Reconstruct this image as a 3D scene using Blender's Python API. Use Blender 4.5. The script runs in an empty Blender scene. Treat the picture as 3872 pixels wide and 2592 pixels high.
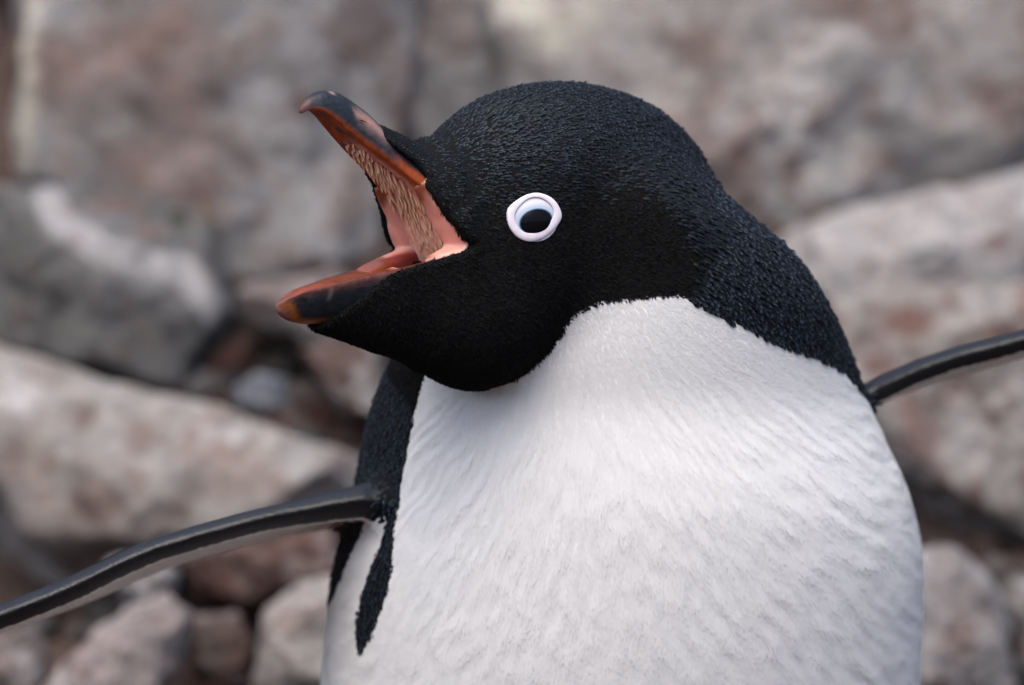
import bpy, math
import numpy as np
from mathutils import Vector, Matrix

# ------------------------------------------------------------------ camera, sky, sun, exposure
W, H = 1024.0, 685.0
UNIT = 0.00027            # one modelling unit is 0.27 mm
DIST = 3037.0             # camera to the plane of the eye, in units
PITCH = math.radians(12.0)
CAM = np.array([0.0, -0.80, 0.60])
RIGHT = np.array([1.0, 0.0, 0.0])
FWD = np.array([0.0, math.cos(PITCH), -math.sin(PITCH)])
UP = np.array([0.0, math.sin(PITCH), math.cos(PITCH)])

sc = bpy.context.scene
col = sc.collection
cam_data = bpy.data.cameras.new("camera")
cam = bpy.data.objects.new("camera", cam_data)
col.objects.link(cam)
cam.location = CAM
cam.rotation_euler = (math.radians(90) - PITCH, 0, 0)
cam_data.sensor_width = 23.6
cam_data.lens = 23.6 * DIST / W
cam_data.clip_start = 0.02
cam_data.clip_end = 500
cam_data.dof.use_dof = True
cam_data.dof.focus_distance = (DIST + 12) * UNIT
cam_data.dof.aperture_fstop = 5.4
sc.camera = cam

world = bpy.data.worlds.new("World")
sc.world = world
world.use_nodes = True
wn = world.node_tree
sky = wn.nodes.new("ShaderNodeTexSky")
sky.sky_type = 'NISHITA'
sky.sun_disc = False
sky.air_density = 1.0
sky.dust_density = 4.5
sky.ozone_density = 0.45
bg = wn.nodes["Background"]
bg.inputs[1].default_value = 0.15
wn.links.new(sky.outputs[0], bg.inputs[0])

sun_data = bpy.data.lights.new("sun", 'SUN')
sun_data.energy = 0.9
sun_data.angle = math.radians(60)
sun_data.color = (1.0, 0.98, 0.94)
sun = bpy.data.objects.new("sun", sun_data)
col.objects.link(sun)
SUN_DIR = Vector((-0.22, -0.42, 1.2)).normalized()       # towards the sun
sun.rotation_euler = SUN_DIR.to_track_quat('Z', 'Y').to_euler()
sky.sun_elevation = math.asin(SUN_DIR.z)
sky.sun_rotation = math.atan2(SUN_DIR.x, SUN_DIR.y)

sc.view_settings.view_transform = 'Standard'
sc.view_settings.look = 'None'
sc.view_settings.gamma = 1.0
sc.view_settings.use_curve_mapping = False
sc.view_settings.exposure = 1.22
sc.render.engine = 'CYCLES'
sc.cycles.max_bounces = 6

rng = np.random.default_rng(11)

# ------------------------------------------------------------------ helpers
def at(px, py, d=0.0):
    """point seen at (px, py) of the photograph, d units behind the eye plane -> model coordinates"""
    k = 1.0 + d / DIST
    return np.array([512 + (px - 512) * k, 342.5 + (py - 342.5) * k, d])

def to_world(p):
    p = np.asarray(p, float).reshape(-1, 3)
    x = (p[:, 0] - 512) * UNIT
    y = -(p[:, 1] - 342.5) * UNIT
    z = (DIST + p[:, 2]) * UNIT
    return CAM + x[:, None] * RIGHT + y[:, None] * UP + z[:, None] * FWD

def dir_world(v):
    v = np.asarray(v, float).reshape(-1, 3)
    return v[:, :1] * RIGHT - v[:, 1:2] * UP + v[:, 2:3] * FWD

def smoothstep(a, b, x):
    t = np.clip((x - a) / (b - a), 0, 1)
    return t * t * (3 - 2 * t)

def unit(v):
    return v / np.maximum(np.linalg.norm(v, axis=-1, keepdims=True), 1e-9)

def pnoise(p, seed=0):
    """gradient noise, about -1..1"""
    p = np.asarray(p, np.float64)
    i = np.floor(p).astype(np.int64)
    f = p - i
    u = f * f * f * (f * (f * 6 - 15) + 10)
    out = np.zeros(len(p))
    for dx in (0, 1):
        for dy in (0, 1):
            for dz in (0, 1):
                h = ((i[:, 0] + dx) * 374761393 + (i[:, 1] + dy) * 668265263 + (i[:, 2] + dz) * 2147483647 + seed * 974711) & 0xffffffff
                h = ((h ^ (h >> 13)) * 1274126177) & 0xffffffff
                h = h ^ (h >> 16)
                g = np.stack([(h & 1023) / 511.5 - 1, ((h >> 10) & 1023) / 511.5 - 1, ((h >> 20) & 1023) / 511.5 - 1], 1)
                d = (f[:, 0] - dx) * g[:, 0] + (f[:, 1] - dy) * g[:, 1] + (f[:, 2] - dz) * g[:, 2]
                w = (u[:, 0] if dx else 1 - u[:, 0]) * (u[:, 1] if dy else 1 - u[:, 1]) * (u[:, 2] if dz else 1 - u[:, 2])
                out += w * d
    return out * 1.3

def fbm(p, seed=0, octaves=4, gain=0.5):
    p = np.asarray(p, float)
    o = np.zeros(len(p)); a = 1.0
    for k in range(octaves):
        o += a * pnoise(p * 2.0 ** k + 7.3 * k, seed + k)
        a *= gain
    return o

def surface_nets(f, gx, gy, gz):
    ins = f < 0
    n = ins[:-1, :-1, :-1].astype(np.uint8)
    n = n + ins[1:, :-1, :-1] + ins[:-1, 1:, :-1] + ins[:-1, :-1, 1:] + ins[1:, 1:, :-1] + ins[1:, :-1, 1:] + ins[:-1, 1:, 1:] + ins[1:, 1:, 1:]
    cells = np.argwhere((n > 0) & (n < 8))
    idx = np.full(n.shape, -1, np.int32)
    idx[cells[:, 0], cells[:, 1], cells[:, 2]] = np.arange(len(cells))
    acc = np.zeros((len(cells), 3)); cnt = np.zeros(len(cells))
    for ax in range(3):
        o1, o2 = [k for k in range(3) if k != ax]
        for a in (0, 1):
            for b in (0, 1):
                off = np.zeros(3, int); off[o1] = a; off[o2] = b
                c0 = cells + off; c1 = c0.copy(); c1[:, ax] += 1
                f0 = f[c0[:, 0], c0[:, 1], c0[:, 2]]; f1 = f[c1[:, 0], c1[:, 1], c1[:, 2]]
                m = (f0 < 0) != (f1 < 0)
                t = f0[m] / (f0[m] - f1[m])
                pt = c0[m].astype(float); pt[:, ax] += t
                acc[m] += pt; cnt[m] += 1
    p = acc / cnt[:, None]
    v = np.stack([np.interp(p[:, 0], np.arange(len(gx)), gx), np.interp(p[:, 1], np.arange(len(gy)), gy), np.interp(p[:, 2], np.arange(len(gz)), gz)], 1)
    quads = []
    for ax in range(3):
        o1, o2 = (ax + 1) % 3, (ax + 2) % 3
        s0 = [slice(None)] * 3; s1 = [slice(None)] * 3
        s0[ax] = slice(0, -1); s1[ax] = slice(1, None)
        A = ins[tuple(s0)]; B = ins[tuple(s1)]
        e = np.argwhere(A != B)
        lim = np.array(n.shape)
        ok = (e[:, o1] > 0) & (e[:, o2] > 0) & (e[:, o1] < lim[o1]) & (e[:, o2] < lim[o2])
        e = e[ok]
        fl = A[e[:, 0], e[:, 1], e[:, 2]]
        def cell(a, b):
            c = e.copy(); c[:, o1] -= a; c[:, o2] -= b
            return idx[c[:, 0], c[:, 1], c[:, 2]]
        q = np.stack([cell(1, 1), cell(0, 1), cell(0, 0), cell(1, 0)], 1)
        q[~fl] = q[~fl][:, ::-1]
        quads.append(q)
    return v, np.concatenate(quads)

def smooth_mesh(v, q, it=2, lam=0.5):
    e = np.concatenate([q[:, [0, 1]], q[:, [1, 2]], q[:, [2, 3]], q[:, [3, 0]]])
    e = np.concatenate([e, e[:, ::-1]])
    c = np.maximum(np.bincount(e[:, 0], minlength=len(v)), 1)
    for _ in range(it):
        s = np.stack([np.bincount(e[:, 0], weights=v[e[:, 1], k], minlength=len(v)) for k in range(3)], 1) / c[:, None]
        v = v + lam * (s - v)
    return v

def vert_normals(v, q):
    fn = np.cross(v[q[:, 2]] - v[q[:, 0]], v[q[:, 3]] - v[q[:, 1]]) if q.shape[1] == 4 else np.cross(v[q[:, 1]] - v[q[:, 0]], v[q[:, 2]] - v[q[:, 0]])
    n = np.zeros_like(v)
    for k in range(q.shape[1]):
        for c in range(3):
            n[:, c] += np.bincount(q[:, k], weights=fn[:, c], minlength=len(v))
    return unit(n)

def make_mesh(name, v, faces, mat=None, colour=None, smooth=True):
    """v in world coordinates, faces an (n,3) or (n,4) array or a list of lists"""
    me = bpy.data.meshes.new(name)
    v = np.ascontiguousarray(v, np.float32)
    if isinstance(faces, np.ndarray):
        m, k = faces.shape
        me.vertices.add(len(v)); me.vertices.foreach_set("co", v.ravel())
        me.loops.add(m * k); me.loops.foreach_set("vertex_index", np.ascontiguousarray(faces, np.int32).ravel())
        me.polygons.add(m)
        me.polygons.foreach_set("loop_start", np.arange(0, m * k, k, dtype=np.int32))
        me.polygons.foreach_set("loop_total", np.full(m, k, np.int32))
        me.update(calc_edges=True)
    else:
        me.from_pydata(v.tolist(), [], faces)
    me.polygons.foreach_set("use_smooth", np.full(len(me.polygons), smooth))
    if colour is not None:
        a = me.color_attributes.new("Col", 'FLOAT_COLOR', 'POINT')
        c = np.ones((len(v), 4), np.float32); c[:, :3] = colour
        a.data.foreach_set("color", c.ravel())
    if mat is not None:
        me.materials.append(mat)
    me.update()
    return me

def add(name, me, parent=None):
    o = bpy.data.objects.new(name, me)
    col.objects.link(o)
    if parent is not None:
        o.parent = parent
        o.matrix_parent_inverse = Matrix.Identity(4)
    return o

def tag(o, label=None, cat=None, group=None, kind=None):
    for k, x in (("label", label), ("category", cat), ("group", group), ("kind", kind)):
        if x:
            o[k] = x
    return o

def principled(name, base=None, rough=0.5, spec=0.5, sss=0.0, sss_scale=0.002, sss_rad=(1, 0.35, 0.2), bump=None, tint=None, coat=0.0, mottling=None, detail_to=None):
    m = bpy.data.materials.new(name)
    m.use_nodes = True
    nt = m.node_tree; b = nt.nodes["Principled BSDF"]
    b.inputs["Roughness"].default_value = rough
    b.inputs["Specular IOR Level"].default_value = spec
    b.inputs["Coat Weight"].default_value = coat
    b.inputs["Coat Roughness"].default_value = 0.12
    if tint: b.inputs["Specular Tint"].default_value = (*tint, 1)
    if sss:
        b.inputs["Subsurface Weight"].default_value = sss
        b.inputs["Subsurface Scale"].default_value = sss_scale
        b.inputs["Subsurface Radius"].default_value = sss_rad
    tc = nt.nodes.new("ShaderNodeTexCoord")
    if base is None:
        at_ = nt.nodes.new("ShaderNodeAttribute"); at_.attribute_name = "Col"
        src = at_.outputs["Color"]
    else:
        rgb = nt.nodes.new("ShaderNodeRGB"); rgb.outputs[0].default_value = (*base, 1)
        src = rgb.outputs[0]
    if mottling:
        scale, amt = mottling
        no = nt.nodes.new("ShaderNodeTexNoise"); no.inputs["Scale"].default_value = scale; no.inputs["Detail"].default_value = 5
        nt.links.new(tc.outputs["Object"], no.inputs["Vector"])
        mr = nt.nodes.new("ShaderNodeMapRange")
        mr.inputs[1].default_value = 0.3; mr.inputs[2].default_value = 0.7
        mr.inputs[3].default_value = 1 - amt; mr.inputs[4].default_value = 1 + amt
        nt.links.new(no.outputs[0], mr.inputs[0])
        mx = nt.nodes.new("ShaderNodeVectorMath"); mx.operation = 'SCALE'
        nt.links.new(src, mx.inputs[0]); nt.links.new(mr.outputs[0], mx.inputs["Scale"])
        src = mx.outputs[0]
    nt.links.new(src, b.inputs["Base Color"])
    if bump:
        scale, dist, strength = bump
        no = nt.nodes.new("ShaderNodeTexNoise"); no.inputs["Scale"].default_value = scale; no.inputs["Detail"].default_value = 6
        nt.links.new(tc.outputs["Object"], no.inputs["Vector"])
        bp = nt.nodes.new("ShaderNodeBump"); bp.inputs["Distance"].default_value = dist; bp.inputs["Strength"].default_value = strength
        nt.links.new(no.outputs[0], bp.inputs["Height"])
        nt.links.new(bp.outputs[0], b.inputs["Normal"])
    return m

# ------------------------------------------------------------------ ground: slope behind the bird, unseen bank added behind the viewer to block light
M_SOIL = principled("soil", (0.045, 0.032, 0.027), rough=0.95, spec=0.1, bump=(60, 0.01, 0.8), mottling=(25, 0.5))
SLOPE_Y, SLOPE_K = 0.10, 0.577
def ground_z(x, y):
    s = np.maximum(y - SLOPE_Y, 0)
    z = SLOPE_K * (np.sqrt(s * s + 0.01) - 0.1)
    z = np.where(y > 14, SLOPE_K * (13.9 - 0.1) + (y - 14) * 0.03, z)
    b = np.maximum(-y - 2.2, 0)
    return z + 3.2 * smoothstep(0, 6, b)
def ground_full(x, y):
    q3 = np.stack([x, y, np.zeros(len(x))], 1)
    amp = smoothstep(0.12, 0.3, y)
    return ground_z(x, y) + amp * (0.02 * fbm(q3 / 0.12, 41, 4) + 0.004 * fbm(q3 / 0.05, 45, 2))
def grid_sheet(xs, ys):
    xx, yy = np.meshgrid(xs, ys, indexing='ij')
    z = ground_full(xx.ravel(), yy.ravel())
    v = np.stack([xx.ravel(), yy.ravel(), z], 1)
    nx, ny = len(xs), len(ys)
    i = (np.arange(nx - 1)[:, None] * ny + np.arange(ny - 1)[None]).ravel()
    return v, np.stack([i, i + ny, i + ny + 1, i + 1], 1)
xs = np.concatenate([-np.geomspace(60, 0.62, 22), np.arange(-0.6, 0.601, 0.012), np.geomspace(0.62, 60, 22)])
ys = np.concatenate([-np.geomspace(60, 0.45, 30), np.arange(-0.4, 1.5, 0.012), np.geomspace(1.52, 90, 26)])
gv, gq = grid_sheet(xs, ys)
tag(add("ground", make_mesh("ground", gv, gq, M_SOIL)), kind="structure")

# ------------------------------------------------------------------ rocks
K = 0.43723
def slope_hit(px, py):
    """depth (in units behind the eye plane) at which the view ray meets the slope"""
    r = FWD * DIST + RIGHT * (px - 512) - UP * (py - 342.5)
    t = np.linspace(0.9, 3.5, 4000)
    p = CAM + t[:, None] * r * UNIT
    z = ground_z(p[:, 0], p[:, 1])
    i = np.argmax(p[:, 2] < z)
    return (t[i] - 1) * DIST if i else 2500.0

def icosphere(level):
    import bmesh
    bm = bmesh.new()
    bmesh.ops.create_icosphere(bm, subdivisions=level, radius=1)
    v = np.array([x.co[:] for x in bm.verts]); f = np.array([[a.index for a in x.verts] for x in bm.faces])
    bm.free()
    return unit(v), f
ICO = {k: icosphere(k) for k in (4, 6)}

def rock_material(name, bump=1.0):
    m = principled(name, None, rough=0.92, spec=0.15)
    nt = m.node_tree; b = nt.nodes["Principled BSDF"]; tc = nt.nodes["Texture Coordinate"]; src = nt.nodes["Attribute"].outputs["Color"]
    def noise(scale, detail, rough=.55):
        n = nt.nodes.new("ShaderNodeTexNoise"); n.inputs["Scale"].default_value = scale; n.inputs["Detail"].default_value = detail; n.inputs["Roughness"].default_value = rough
        nt.links.new(tc.outputs["Object"], n.inputs["Vector"]); return n.outputs[0]
    def ramp(v, a, b_, lo, hi):
        r = nt.nodes.new("ShaderNodeMapRange"); r.inputs[1].default_value = a; r.inputs[2].default_value = b_; r.inputs[3].default_value = lo; r.inputs[4].default_value = hi
        nt.links.new(v, r.inputs[0]); return r.outputs[0]
    mx = nt.nodes.new("ShaderNodeVectorMath"); mx.operation = 'SCALE'
    nt.links.new(src, mx.inputs[0]); nt.links.new(ramp(noise(120, 8, .65), .3, .7, .72, 1.28), mx.inputs["Scale"])
    st = nt.nodes.new("ShaderNodeMix"); st.data_type = 'RGBA'
    nt.links.new(ramp(noise(46, 6, .6), .56, .70, 0, .55), st.inputs["Factor"])
    nt.links.new(mx.outputs[0], st.inputs["A"]); st.inputs["B"].default_value = (0.13, 0.08, 0.07, 1)
    nt.links.new(st.outputs["Result"], b.inputs["Base Color"])
    bp = nt.nodes.new("ShaderNodeBump"); bp.inputs["Distance"].default_value = 0.006; bp.inputs["Strength"].default_value = 0.8 * bump
    nt.links.new(noise(90, 8, .6), bp.inputs["Height"]); nt.links.new(bp.outputs[0], b.inputs["Normal"])
    return m
M_ROCK = rock_material("rock")

GREY = np.array([0.34, 0.33, 0.33]); BEIGE = np.array([0.44, 0.41, 0.38]); PALE = np.array([0.55, 0.53, 0.52]); PINKISH = np.array([0.39, 0.33, 0.315]); DARK = np.array([0.17, 0.165, 0.16]); BROWN = np.array([0.20, 0.135, 0.115]); RED = np.array([0.17, 0.085, 0.07])

def rock(name, poly, label, base=GREY, stain=BROWN, seed=0, lift=0.0, thick=0.8, tops=(), spots=(), bands=(), amount=0.5, rough=0.065, group=None, level=6, hi=PALE, face=(0.15, 0.25), cat="rock"):
    """poly: outline of the rock as the photograph shows it; it becomes the rim of a faceted solid on the slope"""
    r = np.random.default_rng(900 + seed)
    pl = np.array(poly, float) * K
    c2 = pl.mean(0)
    d = slope_hit(c2[0], c2[1]) - lift
    P = np.array([at(x, y, d) for x, y in pl])
    c = P.mean(0)
    rel = P - c
    nxt = np.roll(rel, -1, 0)
    planes = []
    size = np.sqrt(np.abs(np.sum(rel[:, 0] * nxt[:, 1] - rel[:, 1] * nxt[:, 0])) / 2)
    dep = size * thick * 0.75
    for a, b in zip(rel, nxt):
        e = b - a
        n2 = np.array([e[1], -e[0], 0.0]); n2 /= np.linalg.norm(n2) + 1e-9
        if n2 @ a < 0: n2 = -n2
        h = max(n2 @ a, 4)
        tz = r.uniform(-0.25, 0.1)
        planes.append((np.array([n2[0], n2[1], tz]), h))
        planes.append((np.array([n2[0] * .75, n2[1] * .75, -0.75]), h * 0.72 + dep * r.uniform(.45, .6)))
        planes.append((np.array([n2[0] * .75, n2[1] * .75, 0.75]), h * 0.72 + dep * .5))
    planes.append((np.array([face[0] * r.uniform(-1, 1), face[1] * r.uniform(-1, .2), -1.0]), dep * 0.8))
    planes.append((np.array([0, 0, 1.0]), dep))
    for nx_, ny_, nz_, h in tops:
        planes.append((np.array([nx_, ny_, nz_], float), h * size))
    N = np.array([n / np.linalg.norm(n) for n, _ in planes]); Hh = np.array([h / np.linalg.norm(n) for n, h in planes])
    v, f = ICO[level]
    dots = v @ N.T
    inv = np.maximum(dots, 1e-3) / Hh[None]
    pw = 44.0
    rad = (inv ** pw).sum(1) ** (-1 / pw)
    base_p = v * rad[:, None]
    # fracture faces: knock corners off
    for _ in range(11):
        fn = r.standard_normal(3); fn[2] = -abs(fn[2]) * 0.6 - 0.75; fn /= np.linalg.norm(fn)
        hh = (base_p @ fn).max() * r.uniform(0.76, 0.96)
        rad = np.minimum(rad, hh / np.maximum(v @ fn, 1e-3)); base_p = v * rad[:, None]
    s = size
    disp = s * rough * (fbm(base_p / (s * 0.45), seed * 7 + 1, 5, .55) + 0.8 * np.abs(fbm(base_p / (s * 0.8), seed * 7 + 3, 3)) - 0.3)
    p = base_p + v * disp[:, None] + c
    # colour: mottles and stains of the stone, plus bands that can paint lit edges
    q = (p - c) / s
    m1 = fbm(q * 2.2 + 3, seed * 5 + 11, 4); m2 = fbm(q * 4.5 + 9, seed * 5 + 12, 4); m3 = fbm(q * 1.5 - 5, seed * 5 + 13, 3); m4 = fbm(q * 9 + 2, seed * 5 + 14, 3)
    colr = mixc(np.tile(base, (len(p), 1)), hi, smoothstep(0.05, 0.5, m3) * 0.8)
    colr = mixc(colr, stain, smoothstep(0.10, 0.38, m1) * amount)
    colr = mixc(colr, stain * 0.7, smoothstep(0.18, 0.38, m2) * amount)
    colr = mixc(colr, stain * 0.8, smoothstep(0.2, 0.42, m4) * amount * 0.9)
    colr = colr * (1 + 0.40 * m4 + 0.25 * m2)[:, None]
    for sx, sy, rx, ry, tone, am in spots:
        a = at(sx * K, sy * K, d)
        g = ((p[:, 0] - a[0]) / (rx * K)) ** 2 + ((p[:, 1] - a[1]) / (ry * K)) ** 2 + 0.9 * m2 + 0.9 * m4
        colr = mixc(colr, np.array(tone), smoothstep(1.25, 0.35, g) * am)
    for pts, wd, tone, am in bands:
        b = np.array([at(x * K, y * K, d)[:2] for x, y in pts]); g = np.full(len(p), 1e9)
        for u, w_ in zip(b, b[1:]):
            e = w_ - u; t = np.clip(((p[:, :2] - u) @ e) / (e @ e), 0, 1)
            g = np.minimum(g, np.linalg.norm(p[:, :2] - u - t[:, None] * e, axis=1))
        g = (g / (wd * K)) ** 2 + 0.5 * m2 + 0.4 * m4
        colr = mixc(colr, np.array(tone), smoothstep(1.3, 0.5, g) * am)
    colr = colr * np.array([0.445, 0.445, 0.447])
    wv = to_world(p)
    base_w = wv.mean(0); base_w[2] = wv[:, 2].min()
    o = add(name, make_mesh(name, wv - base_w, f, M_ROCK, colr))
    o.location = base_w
    tag(o, label, cat, group)
    return o

def mixc(a, b, t):
    return a + (b - a) * np.clip(t, 0, 1)[:, None]

#ROCKLIST
rock("boulder", [(15, -120), (1020, -120), (975, 120), (940, 400), (880, 700), (640, 820), (330, 640), (40, 420)], "large grey brown boulder with a pale upright left edge", GREY * .98, BROWN * 1.2, 1, thick=0.55, amount=0.6, lift=60,
     bands=[([(85, -40), (95, 200), (85, 390)], 62, (0.62, 0.58, 0.49), .95)], spots=[ (700, 260, 40, 60, RED, .7), (370, 120, 130, 110, BROWN * 1.2, .55), (300, 300, 80, 60, (.36, .34, .32), .8), (500, 480, 60, 60, RED, .4), (770, 120, 190, 120, (0.40, 0.39, 0.39), .8)])
rock("rock", [(860, -160), (1260, -160), (1240, 200), (1120, 420), (930, 400)], "dull mauve rock wedged in the gap between two large boulders", GREY * .85, BROWN * 1.2, 2, lift=190, amount=.5)
rock("boulder", [(1110, -140), (2480, -140), (2480, 470), (2120, 520), (1700, 600), (1400, 560), (1150, 300)], "huge beige boulder blotched with brown behind the penguin's head", PALE * np.array([.95, .93, .89]), BROWN * 1.4, 3, thick=.45, amount=.6, lift=20,
     bands=[([(1170, -20), (1250, 120), (1330, 60)], 85, (0.66, 0.63, 0.53), .95)], spots=[ (1580, 130, 110, 110, BROWN * 1.3, .7), (1880, 60, 120, 40, DARK, .5), (2100, 70, 70, 35, DARK, .7), (2230, 230, 110, 120, BROWN * 1.2, .7), (1990, 380, 80, 60, BROWN * 1.5, .7), (1790, 400, 60, 110, BROWN * 1.3, .7), (2060, 250, 60, 60, PALE, .9), (1650, 300, 70, 90, PALE, .7), (1900, 500, 160, 40, BROWN, .7)])
rock("rock", [(1700, 600), (1830, 515), (2090, 450), (2342, 395), (2520, 390), (2520, 690), (2300, 735), (1950, 720)], "flat pale rock slab jutting out beneath the huge beige boulder", PALE, BROWN * 1.4, 4, thick=.7, amount=.25, lift=120, tops=[(-0.1, -1.0, -0.75, 0.42)],
     spots=[(2250, 560, 70, 40, RED * 2, .5), (1890, 580, 50, 20, BROWN * 1.5, .6)])
rock("boulder", [(1880, 660), (2520, 640), (2520, 1200), (2330, 1265), (2120, 1190), (1960, 960)], "pale boulder with rust red stains behind the raised flipper", BEIGE * .95, RED * 1.15, 5, thick=.5, amount=.6, lift=150,
     spots=[(2060, 740, 130, 60, RED * 1.2, .9), (1990, 830, 70, 60, RED, .8), (2250, 760, 120, 30, RED, .8), (2200, 1120, 35, 60, RED, .8), (2060, 960, 60, 60, BROWN * 1.3, .6), (2190, 1000, 140, 100, PALE * .95, .6)])
rock("stone", [(2040, 1300), (2120, 1258), (2200, 1270), (2280, 1370), (2315, 1490), (2290, 1640), (2030, 1650)], "rounded whitish stone with a purple brown patch below the stained boulder", GREY * 1.12, BROWN, 6, thick=.8, amount=.3, lift=230, spots=[(2180, 1440, 80, 90, BROWN * 1.1, .7), (2120, 1560, 80, 50, BROWN, .6)])
rock("rock", [(-90, 560), (-20, 405), (110, 425), (300, 425), (450, 470), (545, 720), (430, 900), (200, 870), (-80, 800)], "dark grey rock with a painted lit top edge and a mossy notch", DARK * 1.2, DARK * .7, 7, thick=.7, amount=.5, lift=190, tops=[(0.35, -0.9, -0.55, 0.34)], hi=GREY * .8,
     bands=[([(115, 455), (170, 520), (250, 575), (370, 610), (440, 620), (500, 720)], 56, PALE, .9)], spots=[(270, 470, 90, 36, BROWN * 1.1, .9), (410, 490, 42, 60, (.04, .04, .02), .9), (460, 480, 34, 70, (.34, .27, .13), .9), (350, 530, 60, 26, BROWN * 1.5, .8)])  # pale band paints light on the up-facing edge; spots are stains
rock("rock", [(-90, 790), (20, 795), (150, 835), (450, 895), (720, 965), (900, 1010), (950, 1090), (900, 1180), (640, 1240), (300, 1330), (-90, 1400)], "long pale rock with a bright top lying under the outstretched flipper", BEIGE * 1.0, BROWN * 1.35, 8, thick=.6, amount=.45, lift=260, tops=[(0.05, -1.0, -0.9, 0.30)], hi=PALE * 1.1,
     spots=[(60, 900, 120, 70, PALE * 1.1, .9), (500, 990, 130, 60, PALE * 1.08, .9), (700, 1060, 90, 50, PALE, .7), (210, 950, 60, 40, BROWN, .8), (340, 1010, 60, 60, BROWN, .6), (260, 1130, 110, 70, BROWN * 1.2, .7), (60, 1150, 80, 110, GREY * .8, .6)])
rock("stone", [(535, 890), (585, 850), (650, 868), (655, 925), (610, 955), (545, 940)], "small bluish stone in the crevice beside the long pale rock", np.array([.21, .225, .26]), BROWN, 9, lift=210, amount=.2)
rock("rock", [(540, 660), (760, 620), (900, 760), (900, 880), (760, 820), (600, 830)], "purplish brown rock at the foot of the large grey boulder", PINKISH * .72, BROWN, 10, lift=100, amount=.6)
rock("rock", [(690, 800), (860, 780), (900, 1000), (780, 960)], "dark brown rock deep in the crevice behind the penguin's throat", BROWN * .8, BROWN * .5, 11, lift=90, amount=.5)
rock("stone", [(70, 1600), (250, 1420), (365, 1372), (415, 1425), (400, 1530), (330, 1640), (120, 1700)], "pinkish stone with a slanting top under the outstretched flipper", PINKISH * 1.1, GREY * .7, 12, thick=.8, lift=330, amount=.45)
rock("stone", [(610, 1400), (680, 1350), (800, 1330), (820, 1640), (570, 1640)], "pale pink stone against the penguin's flank", BEIGE * 1.05, RED * 1.6, 13, thick=.8, lift=330, amount=.3)
rock("stone", [(-60, 1470), (70, 1440), (112, 1500), (90, 1600), (-60, 1640)], "small mauve stone beside the pinkish slanting stone", PINKISH * .8, BROWN, 14, lift=330, amount=.4)
rock("stone", [(240, 1290), (330, 1270), (410, 1310), (395, 1370), (290, 1400)], "small grey stone tucked under the long pale rock", GREY * .95, BROWN, 15, lift=290, amount=.3)
rock("rock", [(400, 1230), (560, 1190), (760, 1190), (790, 1300), (600, 1380), (450, 1370)], "reddish brown rock below the long pale rock beside the penguin", BROWN * 1.25, RED * .8, 16, lift=230, amount=.7, hi=PINKISH)
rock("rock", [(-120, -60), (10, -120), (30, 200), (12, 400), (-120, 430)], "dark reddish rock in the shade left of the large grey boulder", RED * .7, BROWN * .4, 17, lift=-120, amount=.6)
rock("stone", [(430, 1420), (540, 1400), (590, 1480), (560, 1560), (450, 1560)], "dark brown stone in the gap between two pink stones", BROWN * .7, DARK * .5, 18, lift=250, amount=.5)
rock("rock", [(2250, 1320), (2480, 1280), (2480, 1640), (2300, 1640)], "added rock painted near black as the deep shade right of the rounded stone", DARK * .3, BROWN * .3, 19, lift=60, amount=.5)  # added over shaded ground; near-black base paints the shade

# ---- rubble in the gaps, each pebble its own thing
pr = np.random.default_rng(77)
GAPS = [(430, 740, 560, 960, 12, "in the crevice between the dark grey rock and the bluish stone"), (640, 800, 850, 980, 12, "in the dark crevice under the penguin's chin"), (400, 1380, 640, 1600, 14, "around the dark brown stone beside the penguin's flank"),
        (-20, 1380, 260, 1480, 8, "under the outstretched flipper above the mauve stone"), (2110, 1190, 2400, 1320, 10, "in the dark gap above the rounded whitish stone"), (2290, 1320, 2400, 1600, 6, "in the shade beside the rounded whitish stone"),
        (200, 1480, 330, 1600, 5, "at the foot of the pinkish slanting stone"), (880, 250, 1100, 420, 4, "below the dull mauve wedged rock"), (1700, 560, 1900, 700, 5, "beside the flat pale slab behind the penguin's nape")]
PV, PF = ICO[4]
peb = []
for k in range(5):
    q = PV * (1 + 0.22 * fbm(PV * 1.3 + 5 * k, 300 + k, 3))[:, None] * np.array([1.0, 0.8, 0.62])
    m_ = fbm(PV * 2 + k, 330 + k, 3)
    peb.append(make_mesh("pebble", q, PF, M_ROCK, mixc(np.tile([BROWN, GREY * .6, RED * .8, PINKISH * .7, DARK * .6][k] * .62, (len(q), 1)), BROWN * .3, smoothstep(0, .6, m_))))
for x0, y0, x1, y1, cnt, where in GAPS:
    for _ in range(cnt):
        px, py = pr.uniform(x0, x1) * K, pr.uniform(y0, y1) * K
        d_ = slope_hit(px, py)
        wp = to_world(at(px, py, d_))[0]
        sz = pr.uniform(0.006, 0.014)
        wp[2] = ground_full(wp[:1], wp[1:2])[0] + sz * 0.25
        o = add("pebble", peb[pr.integers(5)])
        o.location = wp; o.scale = (sz, sz, sz); o.rotation_euler = pr.uniform(-.5, .5), pr.uniform(-.5, .5), pr.uniform(0, 6.28)
        tag(o, "small dull pebble " + where, "pebble", "pebbles " + where)

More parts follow.
